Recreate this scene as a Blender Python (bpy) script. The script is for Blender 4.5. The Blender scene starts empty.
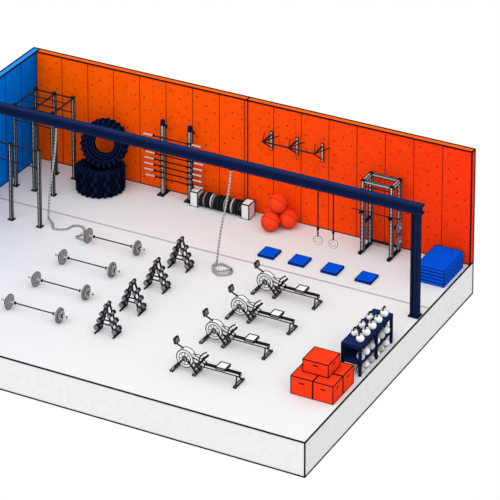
import bpy, math, random
from mathutils import Vector, Matrix
random.seed(4)
V=Vector
# ------------------------------------------------------------------ materials
def mat(name,c,c2=None,scale=20,rough=.95,amount=.5):
    m=bpy.data.materials.new(name); m.use_nodes=True
    nt=m.node_tree; b=nt.nodes["Principled BSDF"]
    b.inputs["Roughness"].default_value=rough
    b.inputs["Specular IOR Level"].default_value=.02
    c2=c2 or tuple(x*.86 for x in c)
    tc=nt.nodes.new("ShaderNodeTexCoord"); n=nt.nodes.new("ShaderNodeTexNoise"); n.inputs["Scale"].default_value=scale; n.inputs["Detail"].default_value=4
    r=nt.nodes.new("ShaderNodeValToRGB"); r.color_ramp.elements[0].position=.5-amount/2+.0; r.color_ramp.elements[1].position=.5+amount/2
    r.color_ramp.elements[0].color=(*c2,1); r.color_ramp.elements[1].color=(*c,1)
    nt.links.new(tc.outputs["Object"],n.inputs["Vector"]); nt.links.new(n.outputs["Fac"],r.inputs["Fac"]); nt.links.new(r.outputs["Color"],b.inputs["Base Color"])
    return m
def wallmat(name,ca,cb,a,bx,axis):
    m=bpy.data.materials.new(name); m.use_nodes=True; nt=m.node_tree; b=nt.nodes["Principled BSDF"]
    b.inputs["Roughness"].default_value=.95; b.inputs["Specular IOR Level"].default_value=.01
    tc=nt.nodes.new("ShaderNodeTexCoord"); s=nt.nodes.new("ShaderNodeSeparateXYZ"); mr=nt.nodes.new("ShaderNodeMapRange")
    mr.inputs["From Min"].default_value=a; mr.inputs["From Max"].default_value=bx
    r=nt.nodes.new("ShaderNodeValToRGB"); r.color_ramp.elements[0].color=(*ca,1); r.color_ramp.elements[1].color=(*cb,1)
    n=nt.nodes.new("ShaderNodeTexNoise"); n.inputs["Scale"].default_value=7; n.inputs["Detail"].default_value=8
    r2=nt.nodes.new("ShaderNodeValToRGB"); r2.color_ramp.elements[0].position=.32; r2.color_ramp.elements[1].position=.5
    r2.color_ramp.elements[0].color=(.88,.88,.88,1); r2.color_ramp.elements[1].color=(1,1,1,1)
    mx=nt.nodes.new("ShaderNodeMixRGB"); mx.blend_type='MULTIPLY'; mx.inputs[0].default_value=1
    L=nt.links.new
    L(tc.outputs["Object"],s.inputs[0]); L(s.outputs[axis],mr.inputs["Value"]); L(mr.outputs[0],r.inputs[0])
    L(tc.outputs["Object"],n.inputs["Vector"]); L(n.outputs["Fac"],r2.inputs[0]); L(r.outputs[0],mx.inputs[1]); L(r2.outputs[0],mx.inputs[2]); L(mx.outputs[0],b.inputs["Base Color"])
    return m
INK=mat("ink_black",(.008,.009,.012)); WHITE=mat("white_paint",(.82,.82,.82),(.74,.74,.74)); LG=mat("light_grey",(.52,.52,.53),(.42,.42,.43))
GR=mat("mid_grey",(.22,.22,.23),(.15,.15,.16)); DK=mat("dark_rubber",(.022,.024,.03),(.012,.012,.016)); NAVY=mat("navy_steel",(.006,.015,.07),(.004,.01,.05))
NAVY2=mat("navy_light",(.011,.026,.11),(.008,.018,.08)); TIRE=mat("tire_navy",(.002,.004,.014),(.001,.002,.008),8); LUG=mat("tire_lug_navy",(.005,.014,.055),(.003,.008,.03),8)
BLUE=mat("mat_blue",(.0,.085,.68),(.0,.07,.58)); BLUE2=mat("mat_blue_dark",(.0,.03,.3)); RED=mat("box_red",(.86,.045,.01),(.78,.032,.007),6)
BALL=mat("ball_red",(.9,.06,.015),(.8,.045,.01),6); REDD=mat("seam_red",(.25,.01,.003)); ROPE=mat("rope_fibre",(.6,.59,.56),(.3,.3,.29),60)
FLOOR=mat("floor_concrete",(.75,.765,.77),(.66,.675,.68),26,amount=.3); SIDE=mat("slab_side",(.72,.72,.72),(.66,.66,.66),5); SEAM=mat("floor_seam",(.42,.42,.43))
ORANGE=wallmat("wall_orange",(1.0,.115,.0),(.9,.034,.006),-15.4,0,0)
ORTOP=mat("wall_orange_top",(1.0,.12,.005),(.95,.1,.005)); ORDK=mat("orange_seam",(.2,.02,.004)); 
BLUEW=wallmat("wall_blue",(.0,.22,.82),(.0,.15,.68),3,11,1); BLTOP=mat("wall_blue_top",(.02,.26,.85)); BLDK=mat("blue_seam",(.0,.03,.15))
PG=mat("plate_grey",(.36,.36,.37),(.27,.27,.28))
# ------------------------------------------------------------------ mesh builder
def frame(ax):
    ax=V(ax).normalized(); t=V((0,0,1)) if abs(ax.z)<.9 else V((1,0,0))
    u=ax.cross(t).normalized(); w=ax.cross(u).normalized(); return ax,u,w
class MB:
    def __init__(s): s.v=[];s.f=[];s.m=[];s.sm=[];s.mats=[]
    def mi(s,m):
        if m not in s.mats: s.mats.append(m)
        return s.mats.index(m)
    def add(s,vs,fs,m,smooth=False):
        o=len(s.v); s.v+= [V(x) for x in vs]; k=s.mi(m)
        for f in fs: s.f.append([i+o for i in f]); s.m.append(k); s.sm.append(smooth)
    def edge(s,a,b,r=.014,m=None):
        a=V(a);b=V(b)
        if (b-a).length<1e-5: return
        ax,u,w=frame(b-a); a=a-ax*r*.6; b=b+ax*r*.6
        vs=[p+u*r*x+w*r*y for p in(a,b) for x,y in((-1,-1),(1,-1),(1,1),(-1,1))]
        s.add(vs,[(0,1,5,4),(1,2,6,5),(2,3,7,6),(3,0,4,7),(3,2,1,0),(4,5,6,7)],m or INK)
    def box(s,x0,x1,y0,y1,z0,z1,m,ink=.012,M=None,top=None):
        c=[V((x,y,z)) for z in(z0,z1) for x,y in((x0,y0),(x1,y0),(x1,y1),(x0,y1))]
        if M is not None: c=[M@p for p in c]
        fs=[(3,2,1,0),(0,1,5,4),(1,2,6,5),(2,3,7,6),(3,0,4,7)]
        s.add(c,fs,m); s.add(c,[(4,5,6,7)],top or m)
        if ink:
            for a,b in((0,1),(1,2),(2,3),(3,0),(4,5),(5,6),(6,7),(7,4),(0,4),(1,5),(2,6),(3,7)): s.edge(c[a],c[b],ink)
    def ring(s,c,ax,R,r,m=None,n=24,k=5):
        c=V(c);ax,u,w=frame(ax);vs=[]
        for i in range(n):
            a=2*math.pi*i/n; d=u*math.cos(a)+w*math.sin(a)
            for j in range(k):
                b=2*math.pi*j/k; vs.append(c+d*(R+r*math.cos(b))+ax*r*math.sin(b))
        fs=[(i*k+j,((i+1)%n)*k+j,((i+1)%n)*k+(j+1)%k,i*k+(j+1)%k) for i in range(n) for j in range(k)]
        s.add(vs,fs,m or INK,True)
    def cyl(s,a,b,r,m,n=16,ink=0,r2=None,cap=None):
        a=V(a);b=V(b);ax,u,w=frame(b-a);r2=r if r2 is None else r2
        vs=[];
        for p,q in((a,r),(b,r2)):
            for i in range(n):
                t=2*math.pi*i/n; vs.append(p+(u*math.cos(t)+w*math.sin(t))*q)
        s.add(vs,[(i,(i+1)%n,n+(i+1)%n,n+i) for i in range(n)],m,True)
        s.add(vs,[tuple(range(n))[::-1],tuple(range(n,2*n))],cap or m)
        if ink: s.ring(a,ax,r,ink,n=n,k=4); s.ring(b,ax,r2,ink,n=n,k=4)
    def tube(s,pts,r,m,n=8):
        pts=[V(p) for p in pts];vs=[]
        pu=None
        for i,p in enumerate(pts):
            t=(pts[min(i+1,len(pts)-1)]-pts[max(i-1,0)]).normalized()
            if pu is None: _,u,w=frame(t)
            else:
                u=(pu-t*pu.dot(t)).normalized(); w=t.cross(u)
            pu=u
            for j in range(n):
                a=2*math.pi*j/n; vs.append(p+u*math.cos(a)*r+w*math.sin(a)*r)
        fs=[(i*n+j,i*n+(j+1)%n,(i+1)*n+(j+1)%n,(i+1)*n+j) for i in range(len(pts)-1) for j in range(n)]
        s.add(vs,fs,m,True); s.add(vs,[tuple(range(n))[::-1],tuple(range(len(vs)-n,len(vs)))],m)
    def sphere(s,c,r,m,n=20,k=12,sz=1):
        c=V(c);vs=[c+V((0,0,r*sz))]
        for i in range(1,k):
            p=math.pi*i/k
            for j in range(n):
                t=2*math.pi*j/n; vs.append(c+V((r*math.sin(p)*math.cos(t),r*math.sin(p)*math.sin(t),r*math.cos(p)*sz)))
        vs.append(c-V((0,0,r*sz)));L=len(vs)-1
        fs=[(0,1+j,1+(j+1)%n) for j in range(n)]
        for i in range(k-2):
            for j in range(n): a=1+i*n; fs.append((a+j,a+n+j,a+n+(j+1)%n,a+(j+1)%n))
        a=1+(k-2)*n; fs+=[(a+j,L,a+(j+1)%n) for j in range(n)]
        s.add(vs,fs,m,True)
    def disc(s,c,ax,r,m,n=8):
        c=V(c);ax,u,w=frame(ax)
        s.add([c+(u*math.cos(2*math.pi*i/n)+w*math.sin(2*math.pi*i/n))*r for i in range(n)],[tuple(range(n))],m)
    def obj(s,name,loc=(0,0,0),scale=1):
        me=bpy.data.meshes.new(name); me.from_pydata([tuple(p*scale) for p in s.v],[],s.f)
        for m in s.mats: me.materials.append(m)
        me.polygons.foreach_set("material_index",s.m); me.polygons.foreach_set("use_smooth",s.sm); me.update()
        o=bpy.data.objects.new(name,me); bpy.context.collection.objects.link(o); o.location=loc
        return o
# ------------------------------------------------------------------ room shell
XL,YB,WH=-15.39,11.2,3.75
b=MB(); b.box(XL-.22,0,0,YB+.22,-1.05,0,SIDE,.018,top=FLOOR)
b.box(XL,0,8.2,8.27,0,.004,SEAM,0)
b.obj("floor")
b=MB(); XM=XL/2
for x0,x1,dz in((XL,XM,0),(XM,0,0)):
    b.box(x0,x1,YB,YB+.22,0,WH,ORANGE,.02,top=ORTOP)
for sec in(XL,XM):
    w=-XM/8
    for i in range(8):
        x=sec+i*w
        if i: b.edge((x,YB-.002,0),(x,YB-.002,WH),.009,ORDK)
        for j,fx in enumerate((.18,.5,.82)):
            for k in range(8):
                z=.28+k*.46+(.2 if j==1 else 0)
                if z<WH-.1: b.disc((x+w*fx+random.uniform(-.03,.03),YB-.006,z+random.uniform(-.03,.03)),(0,-1,0),random.choice((.016,.022,.026)),ORDK)
b.box(XM-.05,XM+.05,YB-.03,YB,0,WH,ORANGE,.01)
b.obj("wall_back")
b=MB(); b.box(XL-.22,XL,0,YB+.22,0,WH,BLUEW,.02,top=BLTOP)
for i in range(1,12):
    y=YB-i*.96
    b.edge((XL+.002,y,0),(XL+.002,y,WH),.009,BLDK)
    for fy in(.2,.5,.8):
        for k in range(8): b.disc((XL+.006,y+.96*fy,.3+k*.45),(1,0,0),.02,BLDK)
b.obj("wall_left")
# ------------------------------------------------------------------ beam + post
b=MB(); y=7.65; bt=3.62; bd=.29
b.box(XL,.0,y-.1,y+.1,bt-.05,bt,NAVY2,.006); b.box(XL,0,y-.1,y+.1,bt-bd,bt-bd+.05,NAVY2,.006)
b.box(XL,-.02,y-.03,y+.03,bt-bd+.05,bt-.05,NAVY,0)
for px in(-.33,XL+.05):
    b.box(px,px+.05,y-.1,y+.1,0,bt-bd,NAVY,.006); b.box(px+.19,px+.24,y-.1,y+.1,0,bt-bd,NAVY,.006)
    b.box(px+.05,px+.19,y-.02,y+.02,0,bt-bd,NAVY2,0); b.box(px-.04,px+.28,y-.15,y+.15,0,.03,NAVY,.006)
b.obj("steel_beam_frame")
# ------------------------------------------------------------------ tires
def tire(b,c,ax,R=.8,W=.36):
    c=V(c);ax,u,w=frame(ax);h=W/2
    prof=[(R*.46,-h*.75),(R*.54,-h*.98),(R*.8,-h*1.05),(R*.92,-h),(R*.96,-h*.8),(R*.96,h*.8),(R*.92,h),(R*.8,h*1.05),(R*.54,h*.98),(R*.46,h*.75),(R*.43,h*.6),(R*.43,-h*.6)]
    n=48;k=len(prof);vs=[]
    for i in range(n):
        a=2*math.pi*i/n;d=u*math.cos(a)+w*math.sin(a)
        vs+=[c+d*r+ax*t for r,t in prof]
    b.add(vs,[(i*k+j,i*k+(j+1)%k,((i+1)%n)*k+(j+1)%k,((i+1)%n)*k+j) for i in range(n) for j in range(k)],TIRE,True)
    for sd in(-1,1):
        b.ring(c+ax*sd*h*.8,ax,R*.47,.012,NAVY2,40); b.ring(c+ax*sd*h*1.06,ax,R*.74,.01,NAVY2,40); b.ring(c+ax*sd*h*1.0,ax,R*.58,.008,NAVY2,40)
        for i in range(24):
            a=2*math.pi*(i+.25*sd)/24; d=u*math.cos(a)+w*math.sin(a); t=ax.cross(d)
            M=Matrix((( t.x,d.x,ax.x,c.x),(t.y,d.y,ax.y,c.y),(t.z,d.z,ax.z,c.z),(0,0,0,1)))
            lo,hi=sorted((0,sd*h*.98)); b.box(-.045,.045,R*.93,R*1.0,lo,hi,LUG if i%2 else TIRE,0,M)
            lo,hi=sorted((sd*h*.9,sd*h*1.08)); b.box(-.035,.035,R*.8,R*.97,lo,hi,LUG,0,M)
for z in(.2,.59):
    b=MB(); tire(b,(0,0,0),(0,0,1)); b.obj("tractor_tire",(-12.52,10.33,z))
b=MB(); tire(b,(0,0,0),(.3,-1,.3),.77,.34); b.obj("tractor_tire",(-12.42,10.45,1.54))
# ------------------------------------------------------------------ ropes
def hang(x,pts_floor,name,sway=.12):
    b=MB(); pts=[]
    z0=bt-bd-.02
    for i in range(30):
        t=i/29; z=z0-(z0-.12)*t
        pts.append(V((x+math.sin(t*7)*.02-sway*t,7.65+math.sin(t*5)*.02,z)))
    cur=[pts[-1]]+[V((x+px,7.65+py,.03+pz)) for px,py,pz in pts_floor]
    for i in range(len(cur)-1):
        p0=cur[max(i-1,0)];p1=cur[i];p2=cur[i+1];p3=cur[min(i+2,len(cur)-1)]
        for j in range(1,7):
            t=j/6; pts.append(.5*((2*p1)+(p2-p0)*t+(2*p0-5*p1+4*p2-p3)*t*t+(3*p1-p0-3*p2+p3)*t**3))
    for p in pts: p.z=max(p.z,.03)
    b.tube(pts,.03,ROPE,8)
    for i in range(0,len(pts)-1,1):
        q=(pts[i]+pts[i+1])/2; d=pts[i+1]-pts[i]
        if d.length>1e-4: b.ring(q,d,.03,.008,INK,8,4)
    b.ring((x,7.65,z0-.02),(0,0,1),.04,.018,INK,12); b.ring(pts[-1],pts[-1]-pts[-2],.03,.012,INK,10)
    b.obj(name)
hang(-12.5,[(-.1,-.15,0),(.1,-.4,0),(.45,-.25,0),(.55,.05,0),(.85,.1,0),(1.1,-.25,0),(1.0,-.55,0),(1.35,-.6,0)],"climbing_rope",.35)
hang(-6.35,[(-.45,-.35,0),(-.15,-.6,0),(.15,-.4,0),(.05,-.1,.0),(-.3,0,.03),(-.5,-.25,.05),(-.2,-.5,.06),(.1,-.2,.05)],"climbing_rope",.5)
# ------------------------------------------------------------------ rings
b=MB(); zt=bt-bd-.02
for x in(-3.42,-2.91):
    b.box(x-.014,x+.014,7.63,7.67,1.78,zt,DK,0); 
    b.ring((x,7.65,1.66),(.2,-1,0),.11,.022,WHITE,24,8); b.ring((x,7.65,1.66),(.2,-1,0),.136,.009,INK,24,5); b.ring((x,7.65,1.66),(.2,-1,0),.086,.007,INK,24,5)
    b.box(x-.03,x+.03,7.62,7.68,2.0,2.07,INK,0)
b.obj("gymnastic_rings")
# ------------------------------------------------------------------ wall pull-up bar
b=MB(); y=10.6; z=2.8
b.tube([(-6.85,y,z),(-4.98,y,z)],.026,DK); 
for x in(-6.8,-5.9,-5.02):
    b.edge((x,YB-.03,z),(x,y,z),.022,DK); b.edge((x,YB-.03,z-.45),(x,y,z-.02),.016,DK); b.box(x-.04,x+.04,YB-.05,YB-.015,z-.5,z+.1,LG,.008)
    b.edge((x-.25,YB-.03,z),(x,y,z),.012,INK); b.edge((x+.25,YB-.03,z),(x,y,z),.012,INK)
b.obj("wall_pull_up_bar")
# ------------------------------------------------------------------ barbells
def plates(b,x,y,z,s,spec):
    for r,w,m in spec:
        b.cyl((x,y,z),(x+s*w,y,z),r,m,28,.009); b.ring((x+s*(w+.001),y,z),(1,0,0),r*.62,.007,INK,24,4)
        b.ring((x-.001*s,y,z),(1,0,0),r*.62,.006,INK,24,4)
        b.cyl((x-.01*s,y,z),(x+s*(w+.012),y,z),.05,WHITE,14,.006); x+=s*(w+.015)
    return x
for y in(7.05,5.52,3.97,2.45):
    b=MB(); z=.23
    b.cyl((-1.12,0,z),(1.12,0,z),.019,INK,8); 
    for s in(-1,1):
        b.cyl((s*.66,0,z),(s*1.12,0,z),.03,LG,10,.007); b.cyl((s*.65,0,z),(s*.68,0,z),.05,INK,10)
        xx=plates(b,s*.84,0,z,s,[(.22,.045,PG),(.16,.035,LG)])
        b.cyl((xx,0,z),(xx+s*.03,0,z),.05,INK,10)
    b.obj("barbell",(-10.17,y,0))
# ------------------------------------------------------------------ dumbbell racks
def dbell(b,x,z,L,r):
    b.cyl((x,-L/2,z),(x,L/2,z),.02,LG,8)
    for s in(-1,1): b.cyl((x,s*L*.2,z),(x,s*L/2,z),r,DK,6,.008,cap=GR)
for y in(2.58,4.05,5.52,6.98):
    b=MB()
    for sy in(-.16,.16):
        for s in(-1,1):
            b.edge((s*.45,sy,.03),(s*.04,sy,1.3),.034,DK)
        b.edge((-.3,sy,.5),(.3,sy,.5),.024,DK)
    b.edge((0,-.2,1.3),(0,.2,1.3),.04,DK)
    for s in(-1,1):
        b.edge((s*.47,-.34,.03),(s*.47,.34,.03),.03,DK)
        for x,z,r in((.46,.26,.13),(.33,.62,.115),(.2,.98,.1)):
            for q in(-.17,.17): b.edge((s*(x-.08),q,z-.06),(s*(x+.05),q,z-.06),.018,INK)
            dbell(b,s*x,z,.5,r)
    dbell(b,0,1.4,.42,.09)
    b.obj("dumbbell_rack",(-7.74,y,0),.66)
# ------------------------------------------------------------------ rowing machines
for y in(1.85,3.6,5.18,6.82):
    b=MB()   # local x: 0 = front foot, 2.15 = tail
    b.box(.02,.09,-.3,.3,0,.05,LG,.012)
    for s in(-1,1):
        b.edge((.06,s*.1,.04),(.36,s*.1,.4),.024,DK); b.edge((.75,s*.1,.05),(.5,s*.1,.36),.022,DK)
    b.box(.7,.77,-.22,.22,0,.05,LG,.012)
    b.cyl((.38,-.09,.4),(.38,.09,.4),.27,WHITE,32,.015,cap=WHITE)
    for s in(-1,1):
        b.ring((.38,s*.092,.4),(0,1,0),.19,.011,INK,28); b.cyl((.38,s*.09,.4),(.38,s*.12,.4),.075,GR,16,.01)
        for i in range(8):
            a=i*math.pi/4; b.edge((.38+.08*math.cos(a),s*.093,.4+.08*math.sin(a)),(.38+.18*math.cos(a),s*.093,.4+.18*math.sin(a)),.006)
    b.box(.45,.95,-.06,.06,-.06,.06,WHITE,.012,Matrix.Translation((.05,0,.46))@Matrix.Rotation(math.radians(14),4,'Y')@Matrix.Translation((0,0,.1)))
    for s in(-1,1):
        M=Matrix.Translation((.86,s*.16,.38))@Matrix.Rotation(math.radians(-48),4,'Y')
        b.box(-.17,.17,-.065,.065,-.015,.015,WHITE,.012,M); b.box(-.03,.03,-.07,.07,.015,.05,DK,0,M)
    b.edge((.86,-.2,.36),(.86,.2,.36),.018,DK)
    b.box(.78,2.12,-.045,.045,.27,.35,WHITE,.014)
    b.edge((.8,0,.36),(2.1,0,.36),.01,DK)
    for s in(-1,1): b.edge((2.02,0,.28),(2.08,s*.2,.04),.02,DK)
    b.box(2.04,2.11,-.26,.26,0,.05,LG,.012)
    b.box(1.5,1.62,-.06,.06,.35,.4,DK,.0); b.box(1.42,1.72,-.16,.16,.4,.45,WHITE,.014)
    b.tube([(.92,-.22,.58),(.88,-.1,.59),(.88,.1,.59),(.92,.22,.58)],.02,DK); b.edge((.5,0,.55),(.88,0,.59),.008)
    b.tube([(.42,0,.52),(.28,0,.66),(.1,0,.74),(.06,0,.8)],.024,DK)
    M=Matrix.Translation((.06,0,.86))@Matrix.Rotation(math.radians(-15),4,'Y'); b.box(-.025,.025,-.1,.1,-.075,.075,GR,.012,M)
    b.obj("rowing_machine",(-5.1,y,0))
# ------------------------------------------------------------------ step mats
for x in(-5.72,-4.68,-3.57,-2.42):
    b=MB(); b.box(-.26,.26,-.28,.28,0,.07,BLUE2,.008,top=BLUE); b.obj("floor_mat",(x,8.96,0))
# ------------------------------------------------------------------ stacked mats
b=MB()
for i in range(5):
    z=i*.11; dx=random.uniform(-.012,.012); b.box(-1.05+dx,-.13+dx,9.55,10.95,z,z+.1,BLUE,.008)
b.obj("stacked_gym_mats")
# ------------------------------------------------------------------ balls
r=.3
for x,y,z in((-6.40,10.32,r),(-5.99,10.75,r),(-6.56,10.885,r),(-6.32,10.65,.795)):
    b=MB(); b.sphere((0,0,0),r,BALL,28,18)
    b.ring((0,0,0),(1,-.3,.5),r,.007,REDD,36,4); b.ring((0,0,0),(.1,1,.7),r,.007,REDD,36,4)
    b.obj("exercise_ball",(x,y,z))
# ------------------------------------------------------------------ plate rack
b=MB(); x0,x1,ya,yb=-9.4,-7.3,10.6,11.0; yc=10.8
for x in(x0,x1-.27):
    b.box(x,x+.27,ya,yb,0,.5,WHITE,.014)
b.box(x0+.27,x1-.27,ya+.05,ya+.1,.05,.1,DK,.0); b.box(x0+.27,x1-.27,yb-.1,yb-.05,.05,.1,DK,.0)
x=x0+.33
for i in range(12):
    m=[DK,GR,DK,LG,DK,DK][i%6]
    rr=.225 if i%4 else .19
    b.cyl((x,yc,rr+.03),(x+.075,yc,rr+.03),rr,m,24,.012,cap=m); b.ring((x+.076,yc,rr+.03),(1,0,0),rr*.6,.008,WHITE,20,4)
    b.cyl((x-.005,yc,rr+.03),(x+.08,yc,rr+.03),.05,WHITE,12); x+=.122
b.obj("bumper_plate_rack")
# ------------------------------------------------------------------ barbell wall storage
b=MB()
for x in(-10.55,-9.57):
    b.box(x-.05,x+.05,10.88,10.96,0,2.5,LG,.012); b.box(x-.06,x+.06,10.87,10.97,2.36,2.56,NAVY,.0); b.box(x-.12,x+.12,10.7,YB-.04,0,.03,DK,0)
    b.box(x-.03,x+.03,10.96,YB-.02,2.2,2.28,DK,0)
    for k in range(16): b.disc((x,10.865,.15+k*.14),(0,-1,0),.016,INK)
for i in range(8):
    z=.62+i*.2; dx=random.uniform(-.06,.06)
    for x in(-10.55,-9.57): b.edge((x,10.88,z-.03),(x,10.7,z),.014,INK)
    b.cyl((-11.12+dx,10.76,z),(-9.03+dx,10.76,z),.02,INK,8)
    for s in(-1,1):
        c=-10.07+dx; b.cyl((c+s*.7,10.76,z),(c+s*1.06,10.76,z),.026,LG,8,.01); b.cyl((c+s*.66,10.76,z),(c+s*.69,10.76,z),.045,INK,10)
b.obj("barbell_storage_rack")
# ------------------------------------------------------------------ power rack
b=MB(); xs=(-3.27,-2.3); ys=(10.45,11.0); H=2.4
for x in xs:
    for y in ys:
        b.box(x-.045,x+.045,y-.045,y+.045,0,H,LG,.014)
        for k in range(16): b.disc((x,y-.062,.2+k*.13),(0,-1,0),.018,INK); b.disc((x+.062,y,.2+k*.13),(1,0,0),.018,INK)
    b.box(x-.04,x+.04,ys[0]-.22,ys[1]+.06,0,.07,DK,.008); b.box(x-.04,x+.04,ys[0],ys[1],H-.1,H,LG,.012)
    b.box(x-.03,x+.03,ys[0],ys[1],.9,.96,DK,.0)
    b.box(x-.05,x+.05,ys[0]-.16,ys[0]-.05,1.35,1.4,INK,0); b.box(x-.05,x+.05,ys[0]-.18,ys[0]-.15,1.35,1.47,INK,0)
for y in ys: b.box(xs[0],xs[1],y-.03,y+.03,H-.08,H,LG,.012)
b.tube([(xs[0],10.55,H-.25),(xs[1],10.55,H-.25)],.02,DK)
b.box(xs[0],xs[1],ys[1]-.03,ys[1]+.03,.1,.16,DK,0)
for x,s in((xs[0]-.05,-1),(xs[1]+.05,1)):
    for z in(.45,.9): b.cyl((x,ys[1]-.2,z),(x+s*.15,ys[1]-.2,z),.025,LG,8,.006); plates(b,x+s*.02,ys[1]-.2,z,s,[(.17,.04,PG)])
b.cyl((-3.6,10.32,1.44),(-1.97,10.32,1.44),.018,DK,8)
b.obj("power_rack")
# ------------------------------------------------------------------ pull-up rigs left
def rig(xs,ys,H,name,low=None,bars=True):
    b=MB()
    for x in xs:
        for y in ys:
            b.box(x-.035,x+.035,y-.035,y+.035,0,H,LG,.015); b.box(x-.1,x+.1,y-.1,y+.1,0,.02,DK,0)
            for k in range(14): b.disc((x,y-.052,.3+k*.17),(0,-1,0),.014,INK)
        for i in range(len(ys)-1): b.tube([(x,ys[i],H-.05),(x,ys[i+1],H-.05)],.028,DK)
    for y in ys:
        b.tube([(xs[0],y,H-.05),(xs[-1],y,H-.05)],.028,DK)
        if low: b.tube([(xs[0],y,low),(xs[-1],y,low)],.02,DK)
    if bars and len(ys)>1:
        n=int((ys[-1]-ys[0])/.35)
        for i in range(1,n): yy=ys[0]+(ys[-1]-ys[0])*i/n; b.tube([(xs[0],yy,H-.05),(xs[-1],yy,H-.05)],.018,DK)
    b.obj(name)
rig((-15.0,-14.3,-13.6),(9.2,10.5),2.85,"pull_up_rig",2.3)
rig((-15.0,-13.92,-12.88),(7.2,),2.6,"pull_up_rig",2.0,False)
# ------------------------------------------------------------------ kettlebell rack
b=MB(); x0,x1,y0,y1=-.76,-.14,3.8,5.95
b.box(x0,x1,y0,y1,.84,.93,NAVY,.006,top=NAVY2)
for x in(x0,x1-.07):
    for y in(y0,(y0+y1)/2,y1-.07): b.box(x,x+.07,y,y+.07,0,.86,NAVY,.004)
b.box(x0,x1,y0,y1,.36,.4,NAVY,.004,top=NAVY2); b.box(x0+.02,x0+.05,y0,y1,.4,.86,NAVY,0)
def kb(b,x,y,z,r,m=WHITE):
    b.sphere((x,y,z+r*.95),r,m,16,10); b.ring((x,y,z+r*.95),(1,-.6,.8),r*1.0,.009,INK,20,4); b.cyl((x,y,z),(x,y,z+.02),r*.6,INK,12)
    b.ring((x,y,z+r*.95),(-.46,.86,.3),r*1.0,.008,INK,20,4)
    pts=[(x,y+math.cos(a)*r*.62,z+r*1.7+math.sin(a)*r*.75) for a in [math.pi*i/10 for i in range(11)]]
    b.tube(pts,.022,INK,6)
for i in range(5):
    kb(b,-.3,y0+.28+i*.4,.93,.13)
for i in range(3): kb(b,-.58,y0+.5+i*.5,.93,.11)
for z in(.4,.0):
    for i in range(6): kb(b,-.25,y0+.22+i*.335,z,.13 if z else .12,WHITE if i%2 else LG)
b.obj("kettlebell_rack")
# ------------------------------------------------------------------ plyo boxes
def pbox(n,x,y,z,w,d,h):
    b=MB(); b.box(0,w,0,d,0,h,RED,.011)
    b.cyl((w/2-.06,-.004,h*.7),(w/2-.06,.0,h*.7),.025,REDD,10); b.cyl((w/2+.06,-.004,h*.7),(w/2+.06,.0,h*.7),.025,REDD,10)
    b.box(w/2-.06,w/2+.06,-.004,0,h*.7-.025,h*.7+.025,REDD,0); b.box(w,w+.004,d/2-.08,d/2+.08,h*.7-.025,h*.7+.025,REDD,0)
    b.obj(n,(x,y,z))
pbox("plyometric_box",-1.5,2.1,0,.68,.66,.56); pbox("plyometric_box",-.8,2.1,0,.62,.62,.56)
pbox("plyometric_box",-1.5,2.79,0,.68,.66,.56); pbox("plyometric_box",-.8,2.75,0,.62,.66,.56)
pbox("plyometric_box",-1.3,2.45,.575,.8,.75,.38)
# ------------------------------------------------------------------ light, world, camera
w=bpy.data.worlds.new("world"); bpy.context.scene.world=w; w.use_nodes=True
w.node_tree.nodes["Background"].inputs[0].default_value=(1,1,1,1); w.node_tree.nodes["Background"].inputs[1].default_value=1.0
def sun(n,e,ang,d):
    s=bpy.data.lights.new(n,"SUN"); s.energy=e; s.angle=math.radians(ang); so=bpy.data.objects.new(n,s); bpy.context.collection.objects.link(so)
    so.rotation_euler=V(d).to_track_quat('Z','Y').to_euler()
sun("sun",.8,60,(-.25,-.9,1.0)); sun("sky_fill_sun",.6,90,(.5,-.7,1.2))
bpy.context.scene.view_settings.view_transform='Standard'
cam=bpy.data.cameras.new("camera"); co=bpy.data.objects.new("camera",cam); bpy.context.collection.objects.link(co)
cam.sensor_width=36; cam.lens=3113.7/500*36; cam.shift_y=-784.7/500; cam.clip_end=500; cam.clip_start=1
co.location=(34.09,-68.22,46.60); co.rotation_euler=(math.radians(90-14),0,math.radians(27.68))
bpy.context.scene.camera=co
